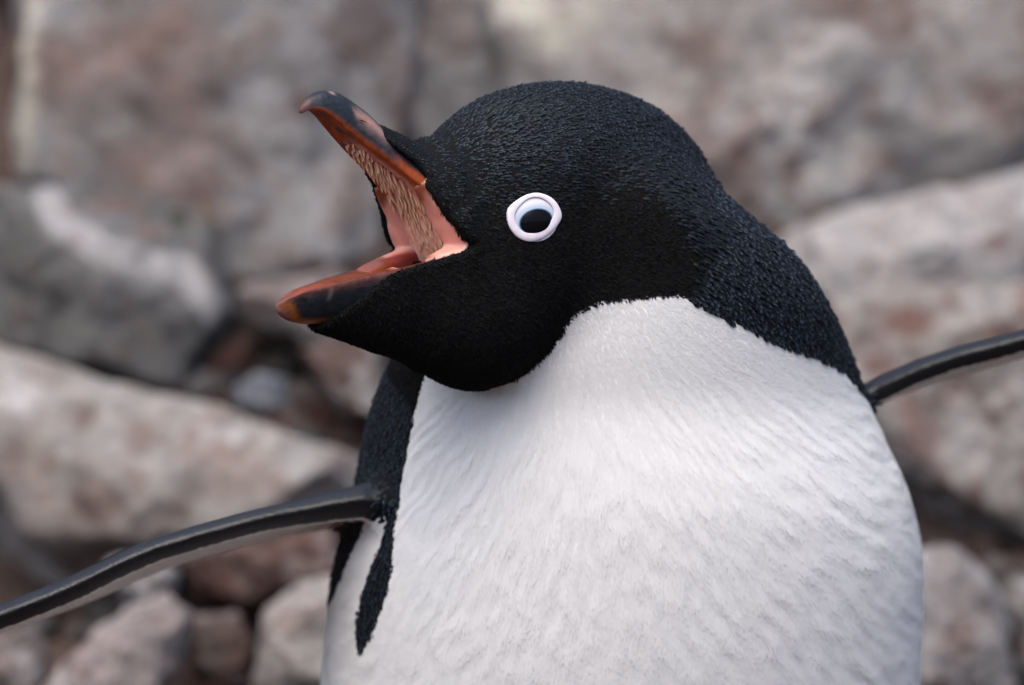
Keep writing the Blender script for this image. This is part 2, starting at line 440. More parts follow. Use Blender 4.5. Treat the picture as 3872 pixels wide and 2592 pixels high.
# ---- the boulder field goes on to both sides of the rocks above
er = np.random.default_rng(5)
for k in range(16):
    sd = -1 if k % 2 else 1
    cx = 1171 + sd * (1650 + 330 * (k // 2) + er.uniform(-80, 80)); cyy = er.uniform(0, 1300)
    n_ = 7; ph = er.uniform(0, 6.28)
    rx_, ry_ = er.uniform(190, 330), er.uniform(150, 260)
    poly = [(cx + rx_ * er.uniform(.8, 1.1) * math.cos(ph + 2 * math.pi * j / n_), cyy + ry_ * er.uniform(.8, 1.1) * math.sin(ph + 2 * math.pi * j / n_)) for j in range(n_)]
    rock("boulder", poly, "mottled boulder strewn over the slope well to the side of the penguin", [GREY, BEIGE, PINKISH, GREY * .8][k % 4], BROWN * 1.2, 40 + k, thick=.8, amount=.5, lift=60, group="boulders strewn beyond the rocks behind the penguin", level=4)
# ------------------------------------------------------------------ the penguin: head frame
# F forward along the open bill, S towards the side of the seen eye, U up; the head is turned 35 degrees to the viewer
YAW = math.radians(35)
CY, SY = math.cos(YAW), math.sin(YAW)
HS = 0.975
G0 = at(430, 245, 52)

def head_pt(F, S, U):
    F, S, U = np.broadcast_arrays(np.asarray(F, float), np.asarray(S, float), np.asarray(U, float))
    return np.stack([G0[0] + HS * (-CY * F + SY * S), G0[1] - HS * U, G0[2] + HS * (-SY * F - CY * S)], -1)

def head_co(X, Y, Z):
    x = (X - G0[0]) / HS; z = (Z - G0[2]) / HS
    return -CY * x - SY * z, SY * x - CY * z, -(Y - G0[1]) / HS

# the two cutting edges of the bill: F, U, half width; and its ridges above and below
UP_T = np.array([(-40, -60, 60), (0, 0, 70), (11, 27, 60), (21, 42, 54), (41, 61, 40), (65, 79, 32), (89, 95, 26), (112, 114, 20), (134, 132, 15), (145, 139, 10), (160, 143, 4)], float)
LO_T = np.array([(-40, -30, 72), (0, -4, 68), (20, -7, 60), (42, -16, 52), (67, -25, 47), (106, -35, 36), (128, -41, 28), (151, -46, 19), (172, -54, 12), (187, -62, 4)], float)

def smin(a, b, k):
    h = np.clip(0.5 + 0.5 * (b - a) / k, 0, 1)
    return b + (a - b) * h - k * h * (1 - h)

def smax(a, b, k):
    return -smin(-a, -b, k)

def ellipsoid(F, S, U, c, r):
    a, b, d = (F - c[0]) / r[0], (S - c[1]) / r[1], (U - c[2]) / r[2]
    k0 = np.sqrt(a * a + b * b + d * d)
    k1 = np.sqrt((a / r[0]) ** 2 + (b / r[1]) ** 2 + (d / r[2]) ** 2) + 1e-6
    return k0 * (k0 - 1) / k1

def capsule(F, S, U, p, q, r0, r1):
    p = np.array(p, float); q = np.array(q, float); d = q - p
    t = np.clip(((F - p[0]) * d[0] + (S - p[1]) * d[1] + (U - p[2]) * d[2]) / (d @ d), 0, 1)
    return np.sqrt((F - p[0] - t * d[0]) ** 2 + (S - p[1] - t * d[1]) ** 2 + (U - p[2] - t * d[2]) ** 2) - (r0 + (r1 - r0) * t)

def gape_wedge(F, U, apex=0.0):
    """negative in the open space between the jaws"""
    up = np.interp(F - apex, [-1, 0, 41, 89, 136, 260], [-1, 0, 61, 95, 134, 225])
    lo = np.interp(F - apex, [-1, 0, 42, 106, 187, 260], [0, -3, -16, -35, -62, -84])
    a = (U - up) * 0.72
    b = (lo - U) * 0.97
    return np.maximum(np.maximum(a, b), (apex - F) * 0.9)

def head_sdf(F, S, U):
    d = ellipsoid(F, S, U, (-174, 0, 40), (194, 103, 138))
    d = smin(d, ellipsoid(F, S, U, (-99, 0, -15), (124, 88, 104)), 30)
    # upper snout
    ut = np.interp(F, UP_T[:, 0], UP_T[:, 1]); w = np.interp(F, UP_T[:, 0], UP_T[:, 2]) + 3 + np.where(S < 0, 9.0, 0.0) * smoothstep(70, 40, F)
    h = np.interp(F, [-40, 0, 20, 50, 74, 94], [150, 112, 63, 50, 41, 37])
    h = np.where(U < ut, 30.0, h)
    sn = (np.sqrt((S / w) ** 2 + ((U - ut) / h) ** 2) - 1) * np.minimum(w, h) * 0.8
    sn = smax(sn, F - 61 - 20 * np.exp(-((U - 108) / 17) ** 2), 4)
    d = smin(d, np.maximum(sn, -55 - F), 13)
    # lower jaw and throat
    ul = np.interp(F, LO_T[:, 0], LO_T[:, 1]); w = np.interp(F, LO_T[:, 0], LO_T[:, 2]) + 3 + np.where(S < 0, 4.0, 0.0)
    h = np.interp(F, [-40, 12, 50, 98, 140, 170], [108, 125, 97, 69, 46, 26])
    jw = (np.sqrt((S / w) ** 2 + ((U - ul) / h) ** 2) - 1) * np.minimum(w, h) * 0.8
    jw = smax(jw, (F - (88 + 1.25 * (-40 - U))) * 0.66, 5)
    d = smin(d, np.maximum(jw, -55 - F), 14)
    d = smin(d, ellipsoid(F, S, U, (-60, 0, -62), (90, 78, 88)), 20)
    return d

# ---- body as a stack of elliptic sections: height, left, right (as seen), depth of the axis, half depth
SEC = [(135, 618, 626, 150, 4), (165, 580, 664, 152, 66), (200, 530, 726, 160, 104), (250, 475, 792, 178, 122), (300, 440, 826, 205, 145),
       (350, 394, 848, 258, 190), (400, 373, 865, 305, 225), (450, 362, 889, 325, 248), (500, 353, 911, 338, 262),
       (560, 335, 922, 355, 271), (620, 327, 920, 374, 279), (685, 321, 917, 400, 287)]
S_Y, S_C, S_A, S_Z, S_B = [], [], [], [], []
for py, l, r, c, b in SEC:
    pl, pr = at(l, py, c), at(r, py, c)
    S_Y.append(pl[1]); S_C.append((pl[0] + pr[0]) / 2); S_A.append((pr[0] - pl[0]) / 2); S_Z.append(c); S_B.append(b)
for y, a in ((900, 345), (1200, 350), (1450, 305), (1620, 225), (1720, 130)):
    S_Y.append(y); S_C.append(640 - (y - 720) * 0.02); S_A.append(a); S_Z.append(414 + (y - 730) * 0.2); S_B.append(a * 0.95)

_ty = np.arange(S_Y[0], S_Y[-1], 4.0)
def _soft(t):
    r = np.interp(_ty, S_Y, t)
    k = np.exp(-0.5 * (np.arange(-12, 13) / 5.0) ** 2); k /= k.sum()
    e = np.concatenate([r[0] - (r[1] - r[0]) * np.arange(12, 0, -1), r, r[-1] + (r[-1] - r[-2]) * np.arange(1, 13)])
    return np.convolve(e, k, 'valid')
S_C, S_A, S_Z, S_B = (_soft(t) for t in (S_C, S_A, S_Z, S_B))
S_Y = _ty

def body_sdf(X, Y, Z):
    c, a, z, b = (np.interp(Y, S_Y, t) for t in (S_C, S_A, S_Z, S_B))
    q = np.sqrt(((X - c) / a) ** 2 + ((Z - z) / b) ** 2)
    d = (q - 1) * np.minimum(a, b) * 0.9
    return np.maximum(d, np.maximum(S_Y[0] - Y, Y - S_Y[-1]))

# ---- flippers: station (seen x, top, black bottom), depth of the leading edge, chord
FL_L = [(420, 483, 524, 230, 205), (387, 484, 519, 196, 205), (363, 485, 513, 190, 205), (332, 491, 516, 188, 205), (306, 499, 520, 188, 205), (271, 508, 526, 180, 200),
        (236, 516, 534, 172, 195), (197, 526, 544, 164, 190), (157, 539, 557, 156, 182), (122, 553, 573, 150, 172), (87, 569, 590, 145, 160),
        (44, 588, 608, 140, 145), (0, 606, 626, 136, 128), (-50, 630, 645, 132, 105), (-95, 655, 664, 130, 70), (-120, 668, 672, 130, 30)]
FL_R = [(830, 396, 424, 345, 190), (864, 385, 406, 338, 190), (883, 375, 396, 333, 190), (918, 361, 380, 322, 188), (962, 347, 364, 308, 182), (1024, 330, 347, 290, 170),
        (1090, 316, 331, 275, 150), (1150, 307, 319, 262, 120), (1200, 303, 311, 252, 80), (1230, 302, 306, 248, 30)]

def flip_table(tb):
    r = []
    for px, t, b, d, ch in tb:
        p = at(px, (t + b) / 2, d); k = 1 + d / DIST
        r.append((p[0], p[1], ((b - t) / 2 + 2.6) * k, d, ch))
    return np.array(sorted(r))
TL, TR = flip_table(FL_L), flip_table(FL_R)
CH_DY = 0.158

def flip_co(X, Y, Z, T):
    y0, h, z0, ch = (np.interp(X, T[:, 0], T[:, k]) for k in (1, 2, 3, 4))
    y0 = y0 + 0.7 * np.sin(X * 0.043)
    s = (Z - z0) * 0.99 + (Y - y0) * CH_DY          # along the chord
    n = (Y - y0) * 0.99 - (Z - z0) * CH_DY          # across it, positive below
    return s, n, h, ch

def flip_sdf(X, Y, Z, T):
    s, n, h, ch = flip_co(X, Y, Z, T)
    # round leading edge, long thin blade behind it
    t = np.clip((s - h) / np.maximum(ch, 1), 0, 1)
    th = h * (1 - t) ** 0.7 * (1 - 0.35 * np.sin(np.pi * t)) + 1.6
    out = np.maximum(h - s, 0)
    tail = np.maximum(s - h - ch, 0)
    d = (np.abs(n) ** 1.2 + (out * 0.85) ** 1.2) ** (1 / 1.2) - th
    d = np.sqrt(np.maximum(d, 0) ** 2 + tail ** 2) + np.minimum(d, 0)
    sl = np.abs(np.gradient(T[:, 1], T[:, 0])).max()
    return np.maximum(d * 0.85, np.maximum(T[0, 0] - X, X - T[-1, 0]))

gx = np.concatenate([np.arange(-125, 330, 3.2), np.arange(330, 730, 2.5), np.arange(730, 990, 3.0), np.arange(990, 1300, 5.0)])
gy = np.concatenate([np.arange(66, 420, 2.5), np.arange(420, 760, 3.0), np.arange(760, 1790, 16.0)])
gz = np.concatenate([np.arange(-70, 190, 2.5), np.arange(190, 470, 4.0), np.arange(470, 1010, 9.0)])
X = gx[:, None, None].astype(np.float32); Y = gy[None, :, None].astype(np.float32); Z = gz[None, None, :].astype(np.float32)

def carve_lip(F, S, U):
    """space kept free of plumage around the gape"""
    return np.minimum(np.minimum(gape_wedge(F, U, 0.0) - np.where(U > 0, 2.2, 5.0), capsule(F, S, U, (30, 0, 15), (-40, 0, -90), 40, 30)), np.maximum(gape_wedge(F, U, 0.0) - 15.0, np.abs(S) - 0.8 * np.interp(F, LO_T[:, 0], LO_T[:, 2])))

field = body_sdf(X, Y, Z).astype(np.float32)
# head only where it can matter
ix = slice(0, int(np.searchsorted(gx, 800))); iy = slice(0, int(np.searchsorted(gy, 440))); iz = slice(0, int(np.searchsorted(gz, 420)))
Fh, Sh, Uh = head_co(X[ix], Y[:, iy], Z[:, :, iz])
hd = head_sdf(Fh, Sh, Uh)
kk = np.interp(X[ix], [500, 560, 640, 700], [4.0, 14.0, 38.0, 54.0])
sub = smin(hd * HS, field[ix, iy, iz], kk)
sub = smax(sub, -carve_lip(Fh, Sh, Uh) * HS, 3.0)
field[ix, iy, iz] = sub
for T, x0, x1 in ((TL, -130, 470), (TR, 800, 1310)):
    ix = slice(int(np.searchsorted(gx, x0)), int(np.searchsorted(gx, x1))); iy = slice(int(np.searchsorted(gy, 270)), int(np.searchsorted(gy, 755))); iz = slice(int(np.searchsorted(gz, 80)), len(gz))
    fd = flip_sdf(X[ix], Y[:, iy], Z[:, :, iz], T)
    field[ix, iy, iz] = smin(fd, field[ix, iy, iz], 20.0)
bv, bq = surface_nets(field, gx, gy, gz)
del field
bv = smooth_mesh(bv, bq, 3, 0.5)
bn = vert_normals(bv, bq)
if (bn * (bv - np.array([630, 600, 350]))).sum(1).mean() < 0:
    bq = bq[:, ::-1]; bn = -bn

# ---- where the plumage is white: outline taken from image pixels, applied in the camera-facing plane
def image_poly(pts):
    return np.array([at(x, y, d)[:2] for x, y, d in pts])
WHITE = image_poly([(423, 380, 150), (415, 415, 160), (409, 446, 168), (404, 472, 172), (400, 503, 178), (396, 525, 182), (393.5, 568, 188), (389, 586, 192), (380, 612, 200), (371.6, 634, 208), (364, 647, 215),
                    (358.5, 652, 220), (355, 630, 222), (361, 595, 214), (371, 564, 204), (380, 544, 195), (386, 526, 188), (386, 518, 188), (368, 518, 230), (364, 524, 240), (357, 541, 255), (350, 556, 270), (342, 574, 290), (334, 592, 310), (322, 612, 340), (250, 640, 360),
                    (250, 2000, 600), (1050, 2000, 600), (1000, 640, 360), (960, 520, 340), (884, 418, 290), (868, 396, 260), (859, 386, 240), (844, 369, 205), (822, 357, 175), (800, 350, 150), (769.5, 339, 125), (743, 326, 110),
                    (717, 315, 95), (695, 302, 85), (677, 296, 78), (647, 297.5, 70), (629, 300, 66), (599, 302, 60), (577, 313, 55), (564, 328, 55), (557, 342, 60), (548, 356, 70), (520, 340, 80), (450, 330, 100)])

def inside_poly(x, y, poly):
    r = np.zeros(len(x), bool)
    a = poly; b = np.roll(poly, -1, 0)
    for (x0, y0), (x1, y1) in zip(a, b):
        c = ((y0 > y) != (y1 > y))
        r ^= c & (x < (x1 - x0) * (y - y0) / (y1 - y0 + 1e-12) + x0)
    return r

def regions(p, n):
    """white mask, velvet weight, flipper weight for points of the surface"""
    F, S, U = head_co(p[:, 0], p[:, 1], p[:, 2])
    hd = head_sdf(F, S, U) * HS
    bd = body_sdf(p[:, 0], p[:, 1], p[:, 2])
    c = np.interp(p[:, 1], S_Y, S_Z)
    jit = 0.8 * pnoise(p / 6.0, 3)[:, None] * np.array([1, 1])
    wob = p[:, :2] + jit
    white = inside_poly(wob[:, 0], wob[:, 1], WHITE)
    back = p[:, 2] > c + np.where(p[:, 0] < 620, np.interp(p[:, 1], [600, 660], [10, 70]), 40)
    lowback = (p[:, 2] > c + 60) & (p[:, 1] > 700)
    white &= ~back
    face = (hd < bd - 1.0) & (p[:, 0] < 566) & (p[:, 1] < 420)
    white &= ~face
    sl, nl, hl, cl = flip_co(p[:, 0], p[:, 1], p[:, 2], TL)
    sr, nr, hr, cr = flip_co(p[:, 0], p[:, 1], p[:, 2], TR)
    fl = (flip_sdf(p[:, 0], p[:, 1], p[:, 2], TL) < 2.5) & (bd > -6) & (p[:, 0] < 370 + 8 * pnoise(p / 8.0, 51))
    fr = (flip_sdf(p[:, 0], p[:, 1], p[:, 2], TR) < 2.5) & (bd > 3) & (p[:, 0] > 850)
    flip = fl | fr
    under = np.where(fl, (nl > 0) & (sl > hl * 0.9), (nr > 0) & (sr > hr * 0.9)) & (n[:, 1] > 0.45)
    white = np.where(flip, under, white)
    line = np.interp(p[:, 0], [300, 385, 440, 480, 534, 580, 620, 660, 700, 745], [300, 178, 208, 198, 180, 168, 158, 166, 200, 245])
    jt = 14 * pnoise(p / 16.0, 8)
    velvet = smoothstep(-46, 56, p[:, 1] - line + jt) * smoothstep(830, 650, p[:, 0] + jt) * (hd < bd + 60) * (~white)
    velvet = np.maximum(velvet, (hd < bd) * (U < -10) * smoothstep(700, 620, p[:, 0] + jt))
    return white, velvet, flip

bw, bvel, bfl = regions(bv, bn)
# the white coat parts into soft locks that run down and outwards over the breast
LOCK_C = np.array([575.0, 250.0, 150.0])
def locks(p):
    az = np.arctan2(p[:, 0] - LOCK_C[0], p[:, 1] - LOCK_C[1]) * 30
    rr = np.linalg.norm(p - LOCK_C, axis=1)
    wv = 0.6 * pnoise(p / 40.0, 19)
    return pnoise(np.stack([az * 1.1 + wv, rr / 36, np.zeros(len(p))], 1), 17) + 0.4 * pnoise(np.stack([az * 0.5 + wv, rr / 60, np.ones(len(p))], 1), 18)
_k = np.where(bw & ~bfl & (bv[:, 1] < 780))[0]
_a = 1.25 * (1 - 0.85 * smoothstep(470, 340, bv[_k, 1])) * smoothstep(780, 740, bv[_k, 1])
bv[_k] += bn[_k] * (_a * locks(bv[_k]))[:, None]
bn = vert_normals(bv, bq)
if (bn * (bv - np.array([630, 600, 350]))).sum(1).mean() < 0: bn = -bn

BASE = to_world(np.array([[620, 1760, 640]]))[0]; BASE[2] = 0.0
penguin = bpy.data.objects.new("penguin", None)
penguin.empty_display_size = 0.1
col.objects.link(penguin)
penguin.location = BASE
tag(penguin, "black and white penguin calling with wide open bill and flippers spread", "penguin")

M_SKIN = principled("plumage_ground", None, rough=0.9, spec=0.1)
cB, cW = np.array([0.004, 0.0045, 0.0055]), np.array([0.72, 0.72, 0.71])
bcol = np.where(bw[:, None], cW, cB)
bcol = np.where((bfl & ~bw)[:, None], np.array([0.005, 0.006, 0.008]), bcol)
bcol = np.where((bfl & bw)[:, None], np.array([0.80, 0.79, 0.77]), bcol)

def wmesh(name, v, faces, mat, colour=None, smooth=True):
    return make_mesh(name, to_world(v) - BASE, faces, mat, colour, smooth)

body = add("body", wmesh("body", bv, bq, M_SKIN, bcol), penguin)
M_FLIP = principled("flipper_scales", None, rough=0.36, spec=0.34, bump=(1400, 0.0004, 0.5), mottling=(700, 0.3))
body.data.materials.append(M_FLIP)
_mi = np.zeros(len(bq), np.int32); _mi[bfl[bq].all(1)] = 1
body.data.polygons.foreach_set("material_index", _mi)
tag(body, "black head and back, white front, one continuous body")

# ------------------------------------------------------------------ bill: lofted upper and lower mandible
def mandible(tom, ridge, up, nover=15, nunder=13, vault=lambda F: 1.5):
    """rings from the gape to the tip; returns vertices (F,S,U), quads, (|S|/w, over flag, height fraction)"""
    V, A = [], []
    for (Ft, Ut, w), (Fr, Ur) in zip(tom, ridge):
        for k in range(nover):
            a = math.pi * k / (nover - 1)
            c, s = math.cos(a), math.sin(a)
            e_ = float(np.interp(Ft, [50, 78], [1.0, 0.72])) if up > 0 and Ut > 0 else 0.72
            S = w * math.copysign(abs(c) ** e_, c) * (1 - (float(np.interp(Ft, [54, 72], [0.24, 0.0])) * s ** 0.5 if Ut > 0 else 0)); h = abs(s) ** 0.9 * (float(np.interp(Ft, [48, 68], [0.80, 1.0])) if Ut > 0 else 1.0)
            V.append((Ft + (Fr - Ft) * h, S, Ut + (Ur - Ut) * h)); A.append((abs(S) / max(w, 1e-3), 1, h))
        for k in range(1, nunder + 1):
            S = -w + 2 * w * k / (nunder + 1)
            q = 1 - (S / w) ** 2
            V.append((Ft, S, Ut + up * vault(Ft) * min(1, w / 22) * q ** 0.8)); A.append((abs(S) / w, 0, q))
    m = nover + nunder
    Q = []
    for i in range(len(tom) - 1):
        for k in range(m):
            Q.append((i * m + k, i * m + (k + 1) % m, (i + 1) * m + (k + 1) % m, (i + 1) * m + k))
    n = len(tom)
    caps = [list(range(m)), list(range((n - 1) * m, n * m))]
    return np.array(V, float), Q + caps, np.array(A, float)

def resample(tab, n):
    tab = np.array(tab, float)
    d = np.concatenate([[0], np.cumsum(np.linalg.norm(np.diff(tab[:, :2], axis=0), axis=1))])
    t = d / d[-1]; tt = np.linspace(0, 1, n)
    out = np.stack([np.interp(tt, t, tab[:, k]) for k in range(tab.shape[1])], 1)
    for _ in range(3):
        out[1:-1] = 0.25 * out[:-2] + 0.5 * out[1:-1] + 0.25 * out[2:]
    return out

UPB = [(-30, -48, 52, -34, 20), (-12, -20, 58, -20, 50), (0, 2, 64, -10, 78), (11, 25, 60, 5, 92), (21, 42, 54, 20, 104), (41, 61, 40, 48, 116), (65, 79, 32.5, 74, 127.5), (89, 95, 26, 94, 142), (112, 113, 20.5, 113, 153),
       (126, 125, 17, 124, 156), (136, 133, 14, 135, 156), (143, 137, 11, 144, 153), (150, 137.5, 7.5, 153, 146), (155, 134, 5, 159, 139), (157, 129.5, 2.2, 160.5, 132)]
LOB = [(-30, -25, 60, -35, -80), (0, -5, 64, -20, -84), (30, -14, 55, 26, -84), (42, -18, 51, 40, -84), (67, -25, 47, 70, -83), (106, -35, 36, 110, -84), (128, -41, 28, 135, -84), (151, -46.5, 19.5, 155, -83.5),
       (164, -51, 14.5, 165, -82), (174, -55.5, 10.5, 174, -79.5), (181, -60, 7, 181.5, -76), (185, -64, 3, 185.5, -71)]
ut = resample(UPB, 44); lt = resample(LOB[2:], 40)
uV, uQ, uA = mandible(ut[:, :3], ut[:, 3:], 1)
lV, lQ, lA = mandible(lt[:, :3], lt[:, 3:], 1, vault=lambda F: float(np.interp(F, [30, 70, 110, 150], [-11, -5, 1.5, 1.0])))

def mixc(a, b, t):
    return a + (b - a) * np.clip(t, 0, 1)[:, None]

C_SLATE = np.array([0.014, 0.019, 0.027]); C_BLACK = np.array([0.006, 0.007, 0.009]); C_ORANGE = np.array([0.20, 0.038, 0.009]); C_RUST = np.array([0.085, 0.014, 0.005])
C_PINK = np.array([0.62, 0.28, 0.225]); C_PALE = np.array([0.48, 0.34, 0.30]); C_AMBER = np.array([0.26, 0.075, 0.012])
nz = lambda V, s, seed: fbm(V / s, seed, 3)
# upper colours
F_, S_, U_ = uV.T
cu = np.tile(C_SLATE, (len(uV), 1)) * (1 + 0.25 * nz(uV, 14, 1))[:, None]
over = uA[:, 1] > 0.5
hfr = uA[:, 2]
cu = mixc(cu, C_PALE * np.array([1, .8, .75]), over * smoothstep(0.42, 0.55, hfr) * smoothstep(0.86, 0.74, hfr) * smoothstep(106, 96, F_ + 7 * nz(uV, 7, 2)) * 0.5)     # pale skin round the nostril
cu = mixc(cu, C_BLACK, over * np.exp(-((hfr - (0.30 + 0.0035 * (F_ - 100))) / 0.06) ** 2) * smoothstep(100, 108, F_) * smoothstep(142, 130, F_))
cu = mixc(cu, np.array([0.10, 0.052, 0.048]), over * smoothstep(146, 154, F_))
cu = mixc(cu, C_PALE, over * smoothstep(0.1, 0.45, nz(uV, 6, 9)) * smoothstep(122, 128, F_) * smoothstep(141, 136, F_) * smoothstep(.7, .9, hfr))
cu = mixc(cu, C_ORANGE * 0.8, over * smoothstep(0.12, 0.02, hfr))
cu = mixc(cu, C_ORANGE, over * smoothstep(66, 54, F_) * smoothstep(0.34, 0.22, hfr))
un = ~over
ou = mixc(np.tile(np.array([0.42, 0.070, 0.011]), (len(uV), 1)), np.array([0.22, 0.032, 0.006]), smoothstep(30, 110, F_) * 0.6 + 0.25 * nz(uV, 12, 4))
ou = mixc(ou, C_AMBER * 1.5, smoothstep(45, 30, F_) * smoothstep(10, 25, F_) * (S_ > 0))
ou = mixc(ou, C_PINK, smoothstep(26, 4, F_))
ou = mixc(ou, np.array([0.66, 0.34, 0.25]), smoothstep(0.66, 0.46, uA[:, 0] + 0.1 * nz(uV, 6, 5)) * smoothstep(106, 84, F_))
ou = mixc(ou, C_BLACK * 3, smoothstep(0.05, 0.5, nz(uV, 9, 12)) * smoothstep(76, 90, F_) * smoothstep(140, 120, F_) * smoothstep(0.9, 0.5, uA[:, 0]))
cu[un] = ou[un]
# lower colours
F_, S_, U_ = lV.T
over = lA[:, 1] > 0.5; hfr = lA[:, 2]
cl_ = np.tile(C_BLACK, (len(lV), 1))
cl_ = mixc(cl_, C_SLATE, smoothstep(112, 80, F_))
cl_ = mixc(cl_, C_AMBER * np.array([.8, .62, .5]), smoothstep(0.84, 0.97, hfr) * smoothstep(60, 110, F_))
cl_ = mixc(cl_, C_PINK * np.array([.22, .18, .18]), smoothstep(172, 181, F_ + 16 * (hfr - .6)) * 0.85)
cl_ = mixc(cl_, C_AMBER * .7, smoothstep(166, 172, F_ + 16 * (hfr - .6)) * smoothstep(180, 173, F_ + 16 * (hfr - .6)) * .8)
cl_ = mixc(cl_, C_RUST, smoothstep(0.10, 0.02, hfr) * 0.6 * (S_ > 0))
fleck = smoothstep(0.25, 0.5, pnoise(lV / np.array([9, 30, 4]), 21)) * np.exp(-((F_ - 146) / 12) ** 2 - ((hfr - .45) / .16) ** 2)
cl_ = mixc(cl_, C_PALE, fleck * 1.3)
un = ~over
ol = mixc(np.tile(C_ORANGE * 0.6, (len(lV), 1)), C_PINK * np.array([.36, .2, .17]), smoothstep(120, 165, F_) * 0.6 + 0.2 * nz(lV, 10, 6))
ol = mixc(ol, C_PINK, smoothstep(44, 22, F_))
ol = mixc(ol, np.array([0.10, 0.052, 0.045]), smoothstep(166, 178, F_) * 0.85)
ol = mixc(ol, C_SLATE, smoothstep(0.66, 0.80, lA[:, 0]) * (S_ < 0) * smoothstep(60, 90, F_) * smoothstep(174, 164, F_))
cl_[un] = ol[un]
M_BILL = principled("bill_horn", None, rough=0.36, spec=0.16, bump=(420, 0.0007, 0.5), mottling=(350, 0.3))
upper = add("upper_bill", wmesh("upper_bill", head_pt(*uV.T), uQ, M_BILL, cu), penguin)
lower = add("lower_bill", wmesh("lower_bill", head_pt(*lV.T), lQ, M_BILL, cl_), penguin)
for o in (upper, lower):
    md = o.modifiers.new("subdivision", 'SUBSURF'); md.levels = 1; md.render_levels = 1
tag(upper, "hooked slate and orange upper bill with palate")
tag(lower, "black lower bill with orange rim and pink tip")

# nostril slit
def nostril():
    V, Q = [], []
    n = 14
    for r, dep in ((1.0, 0.6), (0.7, 0.2), (0.45, -1.2)):
        for k in range(n):
            a = 2 * math.pi * k / n
            V.append((95 - 6.0 * r * math.cos(a) + 1.2 * r * math.sin(a), 22.2 + dep * 1.0, 122.5 + 1.9 * r * math.sin(a) - 1.6 * r * math.cos(a)))
    for j in range(2):
        for k in range(n):
            Q.append((j * n + k, j * n + (k + 1) % n, (j + 1) * n + (k + 1) % n, (j + 1) * n + k))
    Q.append(list(range(2 * n, 3 * n)))
    return np.array(V), Q

nv, nq = nostril()
add('nostril', wmesh('nostril', head_pt(*nv.T), nq, principled('nostril_skin', (0.16, 0.035, 0.03), rough=0.5)), penguin)

# ------------------------------------------------------------------ mouth lining
mx = np.arange(318, 520, 1.6); my = np.arange(160, 375, 1.6); mz = np.arange(-45, 200, 1.8)
mX = mx[:, None, None]; mY = my[None, :, None]; mZ = mz[None, None, :]
mF, mS, mU = head_co(mX, mY, mZ)
wall = np.interp(mF, [-80, -20, 0, 12, 22, 42, 60], [60, 70, 71.5, 62, 54.5, 47, 40])
wall = np.where(mU > 0, wall, np.interp(mF, LO_T[:, 0], LO_T[:, 2]) - 3.0)
hull = np.maximum(np.abs(mS) - wall, np.sqrt((mF + 22) ** 2 + ((mU + 8)) ** 2) - 92)
hull = np.maximum(hull, mF - np.where(mU > 0, 62, 84))
hull = np.maximum(hull, head_sdf(mF, mS, mU) + 3.0)
fold = np.where(mS > 0, mS / 31.0, -mS / 43.0)          # 1 at the fold of skin on either side
apx = np.interp(fold, [0.55, 0.85, 1.05, 1.35, 1.7, 2.3], [-16, -5, 7, 6, 1, -4])
cav = gape_wedge(mF, mU, apx) - 1.0
cav = smin(cav, capsule(mF, mS, mU, (40, -6, 18), (-8, -6, -24), 22, 30), 7)
cav = smin(cav, capsule(mF, mS, mU, (-8, -6, -24), (-30, 0, -110), 30, 22), 7)
cav = smin(cav, capsule(mF, mS, mU, (42, 2, -24), (-8, -6, -40), 25, 29), 5)
cav = smin(cav, capsule(mF, mS, mU, (46, 26, -24), (6, 20, -26), 22, 20), 4)
lin = smax(hull, -cav, 6)
lv, lq = surface_nets(lin, mx, my, mz)
lv = smooth_mesh(lv, lq, 6, 0.5)
ln = vert_normals(lv, lq)
fF, fS, fU = head_co(*lv.T)
cm = np.tile(C_PINK, (len(lv), 1)) * (1 + 0.10 * fbm(lv / 18, 31, 3))[:, None]
cm = mixc(cm, np.array([0.60, 0.36, 0.33]), smoothstep(54, 68, np.abs(fS)) * 0.7)
cm = mixc(cm, np.array([0.20, 0.03, 0.025]), smoothstep(4, -10, fU) * smoothstep(1.02, 0.84, np.where(fS > 0, fS / 31, -fS / 43)) * smoothstep(46, 34, fF))  # deep throat painted dark red to stand for its shade
cm = mixc(cm, np.array([0.45, 0.14, 0.11]), 0.7 * np.exp(-((fF - 16) / 9) ** 2 - ((fS - 44) / 8) ** 2 - ((fU - 30) / 14) ** 2))
cm = mixc(cm, C_ORANGE * 0.75, smoothstep(22, 36, fF + 5 * fbm(lv / 14, 37, 2)) * 0.92)
M_FLESH = principled("mouth_flesh", None, rough=0.32, spec=0.45, sss=0.6, sss_scale=0.004, bump=(500, 0.0006, 0.25))
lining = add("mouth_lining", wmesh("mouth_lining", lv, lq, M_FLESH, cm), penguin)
tag(lining, "wet pink skin of the gape")

# backward spines on the palate, each one a piece
M_SPINE = principled("palate_spine", None, rough=0.35, spec=0.5, sss=0.45, sss_scale=0.002)
def spine_mesh(seed):
    r = np.random.default_rng(seed)
    rings, n = 5, 7
    V = []
    for i in range(rings):
        t = i / (rings - 1)
        rad = 0.17 * (1 - t ** 1.4) * (1 + 0.35 * math.sin(math.pi * min(1, t * 1.3))) + 0.012
        off = 0.22 * t * t
        for k in range(n):
            a = 2 * math.pi * k / n
            V.append((rad * 1.15 * math.cos(a), rad * 0.8 * math.sin(a) + off, t))
    Q = [(i * n + k, i * n + (k + 1) % n, (i + 1) * n + (k + 1) % n, (i + 1) * n + k) for i in range(rings - 1) for k in range(n)]
    Q.append(list(range((rings - 1) * n, rings * n)))
    tt = np.array(V)[:, 2]
    return make_mesh("spine", np.array(V), Q, M_SPINE, mixc(np.tile(C_PINK * np.array([.98, .9, .8]), (len(V), 1)), np.array([0.90, 0.58, 0.37]) * r.uniform(.82, 1.05), smoothstep(0.15, 0.8, tt)))
spine_meshes = [spine_mesh(k) for k in range(5)]
UPC = np.array(ut)
